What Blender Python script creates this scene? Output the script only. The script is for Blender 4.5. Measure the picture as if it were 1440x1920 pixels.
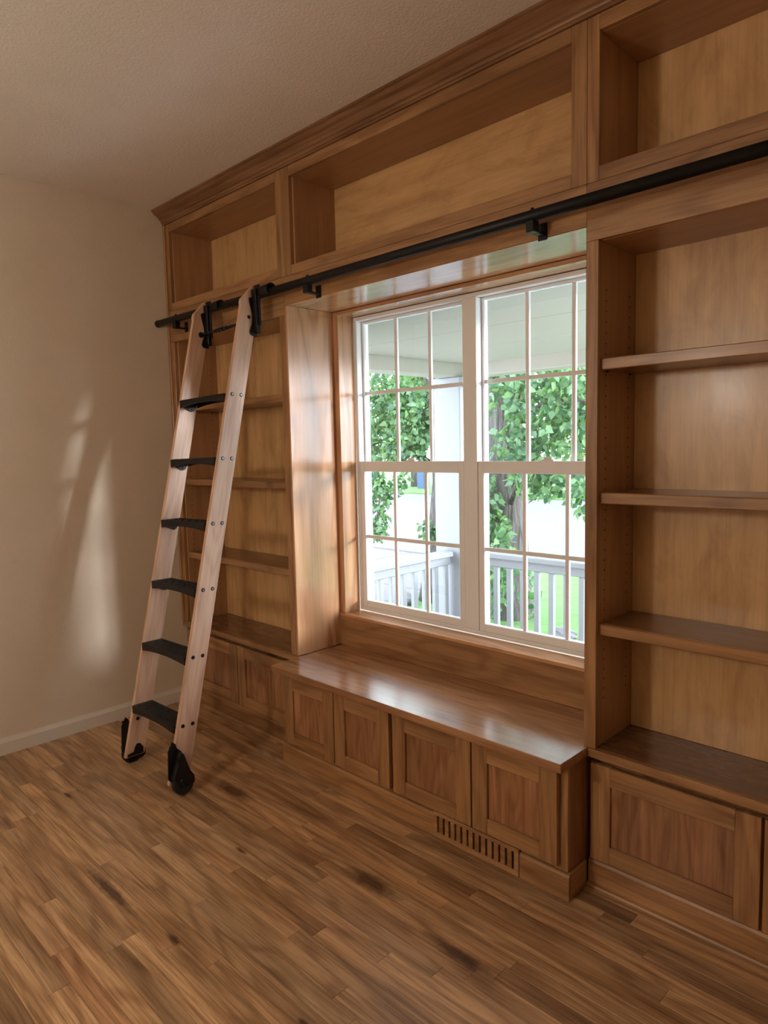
import bpy, bmesh, math, random
import numpy as np
from mathutils import Vector, Matrix

for o in list(bpy.data.objects):
    bpy.data.objects.remove(o)
sc = bpy.context.scene
col = sc.collection

# ------------------------------------------------------------------ camera
CAM = Vector((1.3961, -1.9619, 1.4440)); YAW, PITCH, ROLL, FPX = 0.7806, 0.0956, 0.0231, 1297.0
fw = Vector((-math.sin(YAW) * math.cos(PITCH), math.cos(YAW) * math.cos(PITCH), -math.sin(PITCH)))
rt = Vector((math.cos(YAW), math.sin(YAW), 0)); up = rt.cross(fw)
r2 = math.cos(ROLL) * rt - math.sin(ROLL) * up
u2 = math.sin(ROLL) * rt + math.cos(ROLL) * up
cd = bpy.data.cameras.new('camera'); cam = bpy.data.objects.new('camera', cd); col.objects.link(cam)
cd.sensor_fit = 'VERTICAL'; cd.sensor_height = 24.0; cd.lens = FPX / 1920 * 24.0
cd.clip_start = 0.02; cd.clip_end = 300
m = Matrix.Identity(4)
for i in range(3):
    m[i][0], m[i][1], m[i][2], m[i][3] = r2[i], u2[i], -fw[i], CAM[i]
cam.matrix_world = m
sc.camera = cam

# ------------------------------------------------------------------ sky, sun, exposure
w = bpy.data.worlds.new('world'); sc.world = w; w.use_nodes = True
bg = w.node_tree.nodes['Background']
bg.inputs['Color'].default_value = (0.80, 0.89, 1.0, 1); bg.inputs['Strength'].default_value = 11.0
sd = bpy.data.lights.new('sun', 'SUN'); sd.energy = 4.2; sd.angle = 0.105; sd.color = (0.95, 0.96, 1.0)   # low hazy sun
sun = bpy.data.objects.new('sun', sd); col.objects.link(sun)
sun.rotation_euler = Vector((-2.55, -1.0, -0.38)).to_track_quat('-Z', 'Y').to_euler()
sun.location = (12, 7, 4)
LAMP = (-0.42, -3.0, 1.79); LAMP_POWER = 84.0
sc.view_settings.view_transform = 'Standard'
sc.view_settings.look = 'None'
sc.view_settings.exposure = 0.0
sc.view_settings.gamma = 1.0
sc.view_settings.use_curve_mapping = False
try:
    sc.cycles.max_bounces = 7; sc.cycles.diffuse_bounces = 4; sc.cycles.transparent_max_bounces = 12
    sc.cycles.sample_clamp_indirect = 6.0
    sc.cycles.use_denoising = True
    sc.cycles.adaptive_threshold = 0.02
except Exception:
    pass

R = random.Random(7)

# ------------------------------------------------------------------ materials
class NT:
    def __init__(s, name):
        s.m = bpy.data.materials.new(name); s.m.use_nodes = True; s.t = s.m.node_tree; s.n = s.t.nodes
        s.b = s.n['Principled BSDF']; s.out = s.n['Material Output']
    def add(s, kind, **kw):
        n = s.n.new(kind)
        for k, v in kw.items():
            if k.startswith('i_'):
                n.inputs[k[2:]].default_value = v
            else:
                setattr(n, k, v)
        return n
    def link(s, a, b): s.t.links.new(a, b)
    def ramp(s, fac, stops, interp='LINEAR'):
        n = s.n.new('ShaderNodeValToRGB'); e = n.color_ramp.elements; n.color_ramp.interpolation = interp
        while len(e) < len(stops): e.new(0.5)
        for x, (p, c) in zip(e, stops):
            x.position = p; x.color = tuple(c) + (1,) if len(c) == 3 else c
        s.link(fac, n.inputs['Fac']); return n.outputs['Color']
    def math(s, op, a, b=None, c=None):
        n = s.n.new('ShaderNodeMath'); n.operation = op
        for i, v in enumerate((a, b, c)):
            if v is None: continue
            if hasattr(v, 'links'): s.link(v, n.inputs[i])
            else: n.inputs[i].default_value = v
        return n.outputs[0]
    def mix(s, mode, fac, a, b):
        n = s.n.new('ShaderNodeMix'); n.data_type = 'RGBA'; n.blend_type = mode
        for key, v in ((0, fac), (6, a), (7, b)):
            if hasattr(v, 'links'): s.link(v, n.inputs[key])
            else: n.inputs[key].default_value = v if key == 0 else tuple(v) + (1,)
        return n.outputs[2]
    def noise(s, vec, scale, detail=4, rough=0.55, dist=0.0):
        n = s.add('ShaderNodeTexNoise'); n.inputs['Scale'].default_value = scale; n.inputs['Detail'].default_value = detail
        n.inputs['Roughness'].default_value = rough; n.inputs['Distortion'].default_value = dist
        if vec is not None: s.link(vec, n.inputs['Vector'])
        return n.outputs['Fac']
    def scaled(s, vec, sc3):
        n = s.add('ShaderNodeVectorMath', operation='MULTIPLY'); s.link(vec, n.inputs[0]); n.inputs[1].default_value = sc3
        return n.outputs[0]
    def bump(s, h, strength, dist):
        n = s.add('ShaderNodeBump'); n.inputs['Strength'].default_value = strength; n.inputs['Distance'].default_value = dist
        s.link(h, n.inputs['Height']); s.link(n.outputs['Normal'], s.b.inputs['Normal'])

def stretched(axis, along, across):
    v = [across] * 3; v['xyz'.index(axis)] = along; return tuple(v)

def wood(name, axis, dark, mid, light, rough=0.34, ring=0.5, fleck=0.25, coat=0.15, tint=False, size=1.0, streak=0.0, knots=(), blotch=0.0, loops=0.9, lines=60.0, line_dark=(0.62, 0.52, 0.45)):
    """Grain runs along `axis` of each piece; every piece gets its own cut of the pattern."""
    t = NT(name)
    tc = t.add('ShaderNodeTexCoord'); oi = t.add('ShaderNodeObjectInfo')
    off = t.add('ShaderNodeVectorMath', operation='SCALE'); off.inputs[0].default_value = (37.0, 53.0, 71.0)
    t.link(oi.outputs['Random'], off.inputs['Scale'])
    ad = t.add('ShaderNodeVectorMath', operation='ADD'); t.link(tc.outputs['Object'], ad.inputs[0]); t.link(off.outputs[0], ad.inputs[1])
    v = ad.outputs[0]
    big = t.noise(t.scaled(v, stretched(axis, loops * size, 5.0 * size)), 1.0, 2, 0.45, 0.25)
    contour = t.math('SINE', t.math('MULTIPLY', big, lines))
    contour = t.math('MULTIPLY_ADD', contour, 0.5, 0.5)
    med = t.noise(t.scaled(v, stretched(axis, 1.6 * size, 22.0 * size)), 1.0, 5, 0.6, 0.3)
    fine = t.noise(t.scaled(v, stretched(axis, 5.0, 150.0)), 1.0, 3, 0.6)
    base = t.ramp(med, [(0.28, dark), (0.5, mid), (0.74, light)])
    c = t.mix('MULTIPLY', ring, base, t.ramp(contour, [(0.0, line_dark), (0.4, (0.95, 0.93, 0.9)), (1.0, (1.08, 1.08, 1.08))]))
    c = t.mix('MULTIPLY', fleck, c, t.ramp(fine, [(0.36, (0.45, 0.39, 0.34)), (0.56, (1.1, 1.1, 1.1))]))
    if blotch:
        bl_ = t.noise(t.scaled(v, stretched(axis, 4.0, 9.0)), 1.0, 5, 0.62, 0.8)
        c = t.mix('MULTIPLY', blotch, c, t.ramp(bl_, [(0.30, (0.66, 0.58, 0.50)), (0.52, (1.0, 1.0, 1.0)), (0.75, (1.12, 1.12, 1.10))]))
    if streak:
        s1 = t.noise(t.scaled(v, stretched(axis, 2.2, 26.0)), 1.0, 3, 0.6, 0.6)
        c = t.mix('MULTIPLY', t.ramp(s1, [(0.60, (0, 0, 0)), (0.72, (streak,) * 3)]), c, (0.42, 0.33, 0.27))
    if knots:
        geo = t.add('ShaderNodeNewGeometry'); tot = None
        wob = t.noise(geo.outputs['Position'], 30.0, 3, 0.6)
        for (kx, ky, rx, ry) in knots:
            d = t.add('ShaderNodeVectorMath', operation='SUBTRACT'); t.link(geo.outputs['Position'], d.inputs[0]); d.inputs[1].default_value = (kx, ky, 0)
            d2 = t.add('ShaderNodeVectorMath', operation='MULTIPLY'); t.link(d.outputs[0], d2.inputs[0]); d2.inputs[1].default_value = (1 / rx, 1 / ry, 0)
            ln = t.add('ShaderNodeVectorMath', operation='LENGTH'); t.link(d2.outputs[0], ln.inputs[0])
            f = t.math('SUBTRACT', 1.35, t.math('ADD', ln.outputs['Value'], t.math('MULTIPLY', wob, 0.7)))
            f = t.math('MULTIPLY', f, 1.5); f = t.math('MAXIMUM', f, 0.0); f = t.math('MINIMUM', f, 1.0)
            tot = f if tot is None else t.math('MAXIMUM', tot, f)
        c = t.mix('MULTIPLY', t.math('MULTIPLY', tot, 0.95), c, (0.18, 0.13, 0.10))
    if tint:
        c = t.mix('MULTIPLY', 1.0, c, oi.outputs['Color'])
    else:
        g = t.ramp(oi.outputs['Random'], [(0.0, (0.88, 0.87, 0.86)), (1.0, (1.08, 1.07, 1.06))])
        c = t.mix('MULTIPLY', 1.0, c, g)
    t.link(c, t.b.inputs['Base Color'])
    rr = t.math('MULTIPLY_ADD', med, 0.14, rough - 0.07)
    t.link(rr, t.b.inputs['Roughness'])
    t.b.inputs['Coat Weight'].default_value = coat; t.b.inputs['Coat Roughness'].default_value = 0.16
    t.bump(fine, 0.08, 0.001)
    return t.m

def plain(name, c, rough=0.5, metal=0.0, bump=None, coat=0.0, vary=0.0, spec=0.5):
    t = NT(name); t.b.inputs['Roughness'].default_value = rough; t.b.inputs['Metallic'].default_value = metal
    t.b.inputs['Coat Weight'].default_value = coat; t.b.inputs['Specular IOR Level'].default_value = spec
    tc = t.add('ShaderNodeTexCoord')
    nz = t.noise(tc.outputs['Object'], 6.0, 4)
    lo = tuple(x * (1 - vary) for x in c); hi = tuple(min(1, x * (1 + vary)) for x in c)
    t.link(t.ramp(nz, [(0.3, lo), (0.7, hi)]), t.b.inputs['Base Color'])
    if bump:
        t.bump(t.noise(tc.outputs['Object'], bump[0], 3, 0.6), bump[1], bump[2])
    return t.m

CH_D, CH_M, CH_L = (0.235, 0.115, 0.047), (0.365, 0.192, 0.082), (0.47, 0.262, 0.118)
MP_D, MP_M, MP_L = (0.51, 0.290, 0.122), (0.645, 0.395, 0.178), (0.74, 0.470, 0.228)
SD_D, SD_M, SD_L = (0.33, 0.165, 0.074), (0.41, 0.212, 0.098), (0.47, 0.250, 0.120)
LD_D, LD_M, LD_L = (0.52, 0.31, 0.205), (0.65, 0.425, 0.295), (0.74, 0.51, 0.365)
CH = {a: wood('cherry_' + a, a, CH_D, CH_M, CH_L, ring=0.55, fleck=0.32, loops=1.0, lines=48.0, blotch=0.3) for a in 'xyz'}
SHB = wood('shaded_shelf_board', 'x', (0.15, 0.068, 0.028), (0.23, 0.110, 0.046), (0.30, 0.150, 0.066), ring=0.3, rough=0.3, coat=0.25)  # cherry darkened in colour for the weak light on the shelf tops
COU = wood('shaded_counter_wood', 'x', (0.12, 0.054, 0.024), (0.19, 0.090, 0.040), (0.26, 0.130, 0.058), ring=0.3, rough=0.27, coat=0.35)  # cherry darkened to stand for shade and dark reflections on the counters
CRW = wood('shaded_crown_wood', 'x', (0.16, 0.074, 0.032), (0.25, 0.122, 0.053), (0.33, 0.172, 0.078), ring=0.5, loops=0.9, lines=48.0)  # cherry with the crown's shade put into its colour
PN = {a: wood('cherry_panel_' + a, a, (0.20, 0.090, 0.040), (0.335, 0.160, 0.072), (0.45, 0.235, 0.110), ring=0.5, size=1.6, blotch=0.25) for a in 'xz'}
MP = {a: wood('maple_back_' + a, a, MP_D, MP_M, MP_L, ring=0.12, fleck=0.12, rough=0.33, coat=0.1, size=0.7, blotch=0.6) for a in 'xz'}
SD = wood('case_side_z', 'z', SD_D, SD_M, SD_L, ring=0.1, fleck=0.15)
SDX = wood('case_top_x', 'x', SD_D, SD_M, SD_L, ring=0.1, fleck=0.15)
LD = wood('ladder_wood', 'z', LD_D, LD_M, LD_L, ring=0.3, fleck=0.2, rough=0.4, coat=0.05)
LIN = {a: wood('lining_' + a, a, (0.47, 0.235, 0.115), (0.56, 0.30, 0.155), (0.63, 0.36, 0.20), rough=0.23, ring=0.55, fleck=0.15, coat=0.55, loops=0.9, lines=40.0) for a in 'xyz'}
TOP = wood('bench_top_wood', 'x', (0.22, 0.100, 0.045), (0.36, 0.178, 0.082), (0.47, 0.25, 0.12), rough=0.25, ring=0.25, coat=0.4)
KNOTS = [(-0.185, -0.470, 0.15, 0.042), (0.235, -0.530, 0.15, 0.030), (-1.06, -0.432, 0.16, 0.045), (-0.78, -1.085, 0.22, 0.026),
         (-0.42, -1.055, 0.05, 0.014), (0.1, -0.98, 0.03, 0.012), (-1.55, -0.93, 0.05, 0.012), (-0.66, -0.66, 0.04, 0.012)]
OAK = wood('floor_oak', 'x', (0.315, 0.180, 0.090), (0.515, 0.315, 0.166), (0.66, 0.425, 0.235), rough=0.36, ring=0.6, fleck=0.6, blotch=0.35, loops=0.75, lines=62.0, line_dark=(0.55, 0.46, 0.38), coat=0.12, tint=True, streak=0.55, knots=KNOTS)
BLACK = plain('black_iron', (0.007, 0.007, 0.008), 0.45, 0.0, (90, 0.15, 0.001), spec=0.28)
BLACK_PLASTIC = plain('black_plastic', (0.008, 0.008, 0.009), 0.42, 0.0, spec=0.28)
RUBBER = plain('rubber', (0.009, 0.009, 0.009), 0.65)
DARK = plain('dark_recess', (0.012, 0.008, 0.006), 0.9)
STEEL = plain('bolt_steel', (0.16, 0.17, 0.18), 0.35, 0.9)
VINYL = plain('white_vinyl', (0.86, 0.87, 0.89), 0.28, 0.0, coat=0.2)
WALLM = plain('beige_wall_paint', (0.68, 0.57, 0.44), 0.75, 0.0, (150, 0.5, 0.003), vary=0.02)
CEILM = plain('ceiling_paint', (0.80, 0.72, 0.64), 0.85, 0.0, (110, 0.6, 0.004), vary=0.02)
WHITE = plain('white_trim_paint', (0.68, 0.62, 0.53), 0.45)
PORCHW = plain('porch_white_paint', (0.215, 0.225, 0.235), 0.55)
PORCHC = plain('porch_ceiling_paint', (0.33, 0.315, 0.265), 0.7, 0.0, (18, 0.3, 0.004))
CONC = plain('concrete', (0.080, 0.075, 0.084), 0.85, 0.0, (40, 0.2, 0.003), vary=0.06)
SIDING = plain('house_siding', (0.55, 0.50, 0.40), 0.8)
GRASS = plain('grass', (0.062, 0.150, 0.026), 0.9, 0.0, (60, 0.8, 0.02), vary=0.3)
STONE = plain('grey_stone', (0.10, 0.10, 0.105), 0.9, 0.0, (30, 0.6, 0.01), vary=0.3)
BLUE = plain('blue_plastic', (0.03, 0.07, 0.14), 0.5)
BRASS = plain('lamp_metal', (0.25, 0.2, 0.14), 0.35, 0.9)

def glass_mat():
    t = NT('window_glass'); t.n.remove(t.b)
    tr = t.add('ShaderNodeBsdfTransparent'); gl = t.add('ShaderNodeBsdfGlossy'); gl.inputs['Roughness'].default_value = 0.02
    tr.inputs['Color'].default_value = (0.96, 0.975, 0.98, 1)
    geo = t.add('ShaderNodeNewGeometry'); dt = t.add('ShaderNodeVectorMath', operation='DOT_PRODUCT')
    t.link(geo.outputs['Incoming'], dt.inputs[0]); t.link(geo.outputs['Normal'], dt.inputs[1])
    k = t.math('POWER', t.math('SUBTRACT', 1.0, t.math('ABSOLUTE', dt.outputs['Value'])), 5.0)   # Schlick, the same from both faces
    fr = t.math('MULTIPLY_ADD', k, 0.93, 0.035)
    mx = t.add('ShaderNodeMixShader'); t.link(fr, mx.inputs[0]); t.link(tr.outputs[0], mx.inputs[1]); t.link(gl.outputs[0], mx.inputs[2])
    t.link(mx.outputs[0], t.out.inputs['Surface']); return t.m
GLASS = glass_mat()

def leaf_mat(name, a, b, trans=0.45):
    t = NT(name)
    geo = t.add('ShaderNodeNewGeometry')
    c = t.ramp(geo.outputs['Random Per Island'], [(0.0, a), (1.0, b)])
    t.link(c, t.b.inputs['Base Color']); t.b.inputs['Roughness'].default_value = 0.42
    tl = t.add('ShaderNodeBsdfTranslucent'); t.link(t.mix('MULTIPLY', 1.0, c, (1.2, 1.3, 0.7)), tl.inputs['Color'])
    mx = t.add('ShaderNodeMixShader'); mx.inputs[0].default_value = trans
    t.link(t.b.outputs[0], mx.inputs[1]); t.link(tl.outputs[0], mx.inputs[2]); t.link(mx.outputs[0], t.out.inputs['Surface'])
    return t.m
LEAF = leaf_mat('near_leaf', (0.040, 0.105, 0.062), (0.155, 0.275, 0.125))
LEAF2 = leaf_mat('far_leaf', (0.09, 0.18, 0.06), (0.22, 0.32, 0.10))

def bark_mat():
    t = NT('bark'); tc = t.add('ShaderNodeTexCoord')
    n1 = t.noise(t.scaled(tc.outputs['Object'], (22, 22, 3.0)), 1.0, 5, 0.65, 0.8)
    t.link(t.ramp(n1, [(0.35, (0.035, 0.030, 0.027)), (0.65, (0.14, 0.125, 0.12))]), t.b.inputs['Base Color'])
    t.b.inputs['Roughness'].default_value = 0.95; t.bump(n1, 0.9, 0.03); return t.m
BARK = bark_mat()

# ------------------------------------------------------------------ builders
def tag(o, label=None, cat=None, group=None, kind=None):
    if label: o['label'] = label
    if cat: o['category'] = cat
    if group: o['group'] = group
    if kind: o['kind'] = kind
    return o

def thing(name, label, cat, loc=(0, 0, 0), group=None, kind=None):
    o = bpy.data.objects.new(name, None); o.empty_display_size = 0.05; o.location = loc; col.objects.link(o)
    return tag(o, label, cat, group, kind)

def origin(p):
    v = Vector((0, 0, 0))
    while p is not None:
        v += p.location; p = p.parent
    return v

def obj(name, verts, faces, mat, parent=None, loc=(0, 0, 0), smooth=False):
    """verts are relative to loc; loc is in room coordinates."""
    me = bpy.data.meshes.new(name); me.from_pydata([tuple(v) for v in verts], [], faces); me.update()
    if smooth:
        for p in me.polygons: p.use_smooth = True
    me.materials.append(mat)
    o = bpy.data.objects.new(name, me); col.objects.link(o)
    o.location = Vector(loc) - origin(parent)
    if parent is not None: o.parent = parent
    return o

def cbox(hx, hy, hz, b):
    """box with chamfered edges, half sizes"""
    b = min(b, hx * 0.45, hy * 0.45, hz * 0.45)
    V = []; idx = {}
    for sx in (-1, 1):
        for sy in (-1, 1):
            for sz in (-1, 1):
                for k, (dx, dy, dz) in enumerate(((0, b, b), (b, 0, b), (b, b, 0))):
                    idx[(sx, sy, sz, k)] = len(V); V.append((sx * (hx - dx), sy * (hy - dy), sz * (hz - dz)))
    F = []
    for s in (-1, 1):
        f = [idx[(s, -1, -1, 0)], idx[(s, 1, -1, 0)], idx[(s, 1, 1, 0)], idx[(s, -1, 1, 0)]]; F.append(f if s > 0 else f[::-1])
        f = [idx[(-1, s, -1, 1)], idx[(-1, s, 1, 1)], idx[(1, s, 1, 1)], idx[(1, s, -1, 1)]]; F.append(f if s > 0 else f[::-1])
        f = [idx[(-1, -1, s, 2)], idx[(1, -1, s, 2)], idx[(1, 1, s, 2)], idx[(-1, 1, s, 2)]]; F.append(f if s > 0 else f[::-1])
    for a in (-1, 1):
        for c in (-1, 1):
            f = [idx[(a, c, -1, 0)], idx[(a, c, -1, 1)], idx[(a, c, 1, 1)], idx[(a, c, 1, 0)]]; F.append(f if a * c < 0 else f[::-1])
            f = [idx[(a, -1, c, 0)], idx[(a, 1, c, 0)], idx[(a, 1, c, 2)], idx[(a, -1, c, 2)]]; F.append(f if a * c < 0 else f[::-1])
            f = [idx[(-1, a, c, 1)], idx[(-1, a, c, 2)], idx[(1, a, c, 2)], idx[(1, a, c, 1)]]; F.append(f if a * c < 0 else f[::-1])
    for sx in (-1, 1):
        for sy in (-1, 1):
            for sz in (-1, 1):
                f = [idx[(sx, sy, sz, 0)], idx[(sx, sy, sz, 1)], idx[(sx, sy, sz, 2)]]; F.append(f if sx * sy * sz > 0 else f[::-1])
    return V, F

def box(name, x, y, z, mat, parent=None, b=0.0012):
    hx, hy, hz = (x[1] - x[0]) / 2, (y[1] - y[0]) / 2, (z[1] - z[0]) / 2
    V, F = cbox(hx, hy, hz, b)
    return obj(name, V, F, mat, parent, ((x[0] + x[1]) / 2, (y[0] + y[1]) / 2, (z[0] + z[1]) / 2))

def merge(parts):
    V, F = [], []
    for v, f in parts:
        n = len(V); V += [tuple(q) for q in v]; F += [[i + n for i in g] for g in f]
    return V, F

def boxes(name, lst, mat, parent=None, b=0.001, loc=(0, 0, 0)):
    ps = []
    for x, y, z in lst:
        v, f = cbox((x[1] - x[0]) / 2, (y[1] - y[0]) / 2, (z[1] - z[0]) / 2, b)
        c = Vector(((x[0] + x[1]) / 2, (y[0] + y[1]) / 2, (z[0] + z[1]) / 2)) - Vector(loc)
        ps.append(([Vector(q) + c for q in v], f))
    V, F = merge(ps); return obj(name, V, F, mat, parent, loc)

def prism(axis, pts, a0, a1):
    """closed outline pts in the two other axes (cyclic order), extruded from a0 to a1 along axis"""
    n = len(pts); V = []
    for a in (a0, a1):
        for p, q in pts:
            V.append({'x': (a, p, q), 'y': (q, a, p), 'z': (p, q, a)}[axis])
    area = sum(pts[i][0] * pts[(i + 1) % n][1] - pts[(i + 1) % n][0] * pts[i][1] for i in range(n))
    ccw = area > 0
    F = [list(range(n, 2 * n)), list(range(n - 1, -1, -1))]
    F += [[i, (i + 1) % n, n + (i + 1) % n, n + i] for i in range(n)]
    if not ccw: F = [f[::-1] for f in F]
    return V, F

def tube(p0, p1, r0, r1=None, n=16, caps=True):
    r1 = r0 if r1 is None else r1
    p0, p1 = Vector(p0), Vector(p1); d = (p1 - p0).normalized()
    a = d.orthogonal().normalized(); b = d.cross(a); V = []
    for p, r in ((p0, r0), (p1, r1)):
        for i in range(n):
            t = 2 * math.pi * i / n; V.append(p + r * (math.cos(t) * a + math.sin(t) * b))
    F = [[i, (i + 1) % n, n + (i + 1) % n, n + i] for i in range(n)]
    if caps: F += [list(range(n - 1, -1, -1)), list(range(n, 2 * n))]
    return V, F

def chain(pts, radii, n=10):
    """smooth tapering tube through points"""
    V, F = [], []; P = [Vector(p) for p in pts]
    for k, p in enumerate(P):
        d = (P[min(k + 1, len(P) - 1)] - P[max(k - 1, 0)]).normalized()
        a = d.cross(Vector((0.31, 0.95, 0.02))).normalized(); b = d.cross(a)
        for i in range(n):
            t = 2 * math.pi * i / n; V.append(p + radii[k] * (math.cos(t) * a + math.sin(t) * b))
    for k in range(len(P) - 1):
        F += [[k * n + i, k * n + (i + 1) % n, (k + 1) * n + (i + 1) % n, (k + 1) * n + i] for i in range(n)]
    F += [list(range(n - 1, -1, -1)), list(range((len(P) - 1) * n, len(P) * n))]
    return V, F

def sphere(c, r, nu=16, nv=10):
    V, F = [], []
    for j in range(nv + 1):
        for i in range(nu):
            t, p = 2 * math.pi * i / nu, math.pi * j / nv
            V.append((c[0] + r * math.sin(p) * math.cos(t), c[1] + r * math.sin(p) * math.sin(t), c[2] + r * math.cos(p)))
    for j in range(nv):
        for i in range(nu):
            F.append([j * nu + i, (j + 1) * nu + i, (j + 1) * nu + (i + 1) % nu, j * nu + (i + 1) % nu])
    return V, F

# ------------------------------------------------------------------ room shell
H = 2.74; XL = -2.20; XR = 2.35; YF = -3.55; YW = 0.29
N0, N1 = -1.134, 0.333                       # niche sides
ZH_ = 2.080
WX0, WX1, WZ0, WZ1 = -1.10, 0.296, 0.626, 2.062   # rough window opening

wl = box('wall_left', (XL - 0.12, XL), (YF - 0.12, 0.44), (-0.03, H + 0.1), WALLM, b=0.0)
tag(wl, 'textured beige wall behind the ladder', 'wall', kind='structure')
wr = box('wall_right', (XR, XR + 0.12), (YF - 0.12, 0.44), (-0.03, H + 0.1), WALLM, b=0.0)
tag(wr, 'beige wall at the right end of the room', 'wall', kind='structure')
wf = box('wall_front', (XL, XR), (YF - 0.12, YF), (-0.03, H + 0.1), WALLM, b=0.0)
tag(wf, 'beige wall facing the bookcases', 'wall', kind='structure')
wb = boxes('wall_back', [((XL, N0 - 0.002), (YW, 0.44), (-0.03, H + 0.1)), ((N1 + 0.002, XR), (YW, 0.44), (-0.03, H + 0.1)),
                         ((N0 - 0.002, N1 + 0.002), (YW, 0.44), (-0.03, 0.610)), ((N0 - 0.002, N1 + 0.002), (YW, 0.44), (ZH_ + 0.001, H + 0.1))], WALLM, b=0.0)
tag(wb, 'outer wall with the window opening behind the bookcases', 'wall', kind='structure')
ce = box('ceiling', (XL, XR), (YF, YW), (H, H + 0.1), CEILM, b=0.0)
tag(ce, 'textured cream ceiling above the bookcases', 'ceiling', kind='structure')

bbl = thing('baseboard_left', 'white baseboard along the foot of the beige wall behind the ladder', 'baseboard', (XL, -1.7, 0), kind='structure')
V, F = prism('y', [(0, XL), (0, XL + 0.014), (0.060, XL + 0.014), (0.072, XL + 0.008), (0.080, XL + 0.005), (0.080, XL)], YF, -0.004)
obj('board', [Vector(v) - Vector((XL, -1.7, 0)) for v in V], F, WHITE, bbl, (XL, -1.7, 0))

# floor of individual oak strips
fl = thing('floor', 'oak strip floor with knots and varied brown boards', 'floor', (0, -1.6, -0.02), kind='structure')
box('subfloor', (XL - 0.1, XR + 0.1), (YF - 0.1, 0.44), (-0.10, -0.012), DARK, fl, b=0.0)
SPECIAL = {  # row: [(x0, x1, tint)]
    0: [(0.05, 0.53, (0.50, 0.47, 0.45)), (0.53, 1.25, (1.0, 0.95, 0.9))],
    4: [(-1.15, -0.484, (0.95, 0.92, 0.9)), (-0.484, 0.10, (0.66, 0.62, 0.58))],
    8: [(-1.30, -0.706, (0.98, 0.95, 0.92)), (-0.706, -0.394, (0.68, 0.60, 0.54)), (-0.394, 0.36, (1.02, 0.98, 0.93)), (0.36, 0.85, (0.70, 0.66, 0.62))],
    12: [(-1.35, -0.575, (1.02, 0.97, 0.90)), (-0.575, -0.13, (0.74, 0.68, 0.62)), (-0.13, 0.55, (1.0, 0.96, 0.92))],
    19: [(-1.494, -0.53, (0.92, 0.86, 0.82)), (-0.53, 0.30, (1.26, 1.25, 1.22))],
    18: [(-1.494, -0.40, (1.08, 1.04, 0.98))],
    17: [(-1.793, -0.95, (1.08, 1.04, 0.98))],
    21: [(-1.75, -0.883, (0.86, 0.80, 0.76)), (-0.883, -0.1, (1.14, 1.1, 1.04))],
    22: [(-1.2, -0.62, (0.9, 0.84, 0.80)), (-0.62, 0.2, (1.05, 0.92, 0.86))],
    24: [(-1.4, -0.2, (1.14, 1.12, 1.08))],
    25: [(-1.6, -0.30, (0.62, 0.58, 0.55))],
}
PW = 0.057
tail = []
nrow = int((0.20 + 3.55) / PW) + 2
for k in range(-4, nrow - 3):
    y1 = -0.024 - PW * k; y0 = y1 - PW
    if y1 < YF: break
    rr = random.Random(1000 + k); segs = []
    for s in SPECIAL.get(k, []): segs.append(s)
    lo = min([s[0] for s in segs], default=None); hi = max([s[1] for s in segs], default=None)
    def fill(a, b):
        x = a
        while x < b - 1e-6:
            L = rr.uniform(0.45, 1.25)
            if b - (x + L) < 0.25: L = b - x
            tv = rr.gauss(1.0, 0.10); tr = rr.gauss(0, 0.02)
            if rr.random() < 0.12: tv *= 0.80
            tv = min(max(tv, 0.72), 1.2)
            segs.append((x, x + L, (tv * (1 + tr), tv, tv * (1 - tr)))); x += L
    if lo is None:
        fill(XL - rr.uniform(0, 0.6), XR)
    else:
        fill(XL, lo); fill(hi, XR)
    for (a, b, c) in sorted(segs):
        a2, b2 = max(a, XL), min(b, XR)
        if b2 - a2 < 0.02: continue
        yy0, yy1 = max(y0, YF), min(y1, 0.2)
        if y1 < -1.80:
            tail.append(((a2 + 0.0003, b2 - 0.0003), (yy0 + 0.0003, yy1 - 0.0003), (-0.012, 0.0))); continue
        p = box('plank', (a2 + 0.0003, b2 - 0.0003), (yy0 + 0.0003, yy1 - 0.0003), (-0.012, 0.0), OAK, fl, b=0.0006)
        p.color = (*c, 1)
t_ = boxes('planks_behind_camera', tail, OAK, fl, b=0.0006); t_['kind'] = 'stuff'

# ------------------------------------------------------------------ bookcases
DB = 0.2588; ZC = 0.4677; CT = 0.028; ZT = 2.6235; ZB = 2.2473; ZSEAM = 2.205; ZH = 2.080; ZLOW = 2.037; ZCR = 2.668
FT = 0.019
BX1 = 1.43
L_IN0, L_IN1 = -2.1465, -1.187
R_IN0, R_IN1 = 0.3726, 1.385

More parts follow.
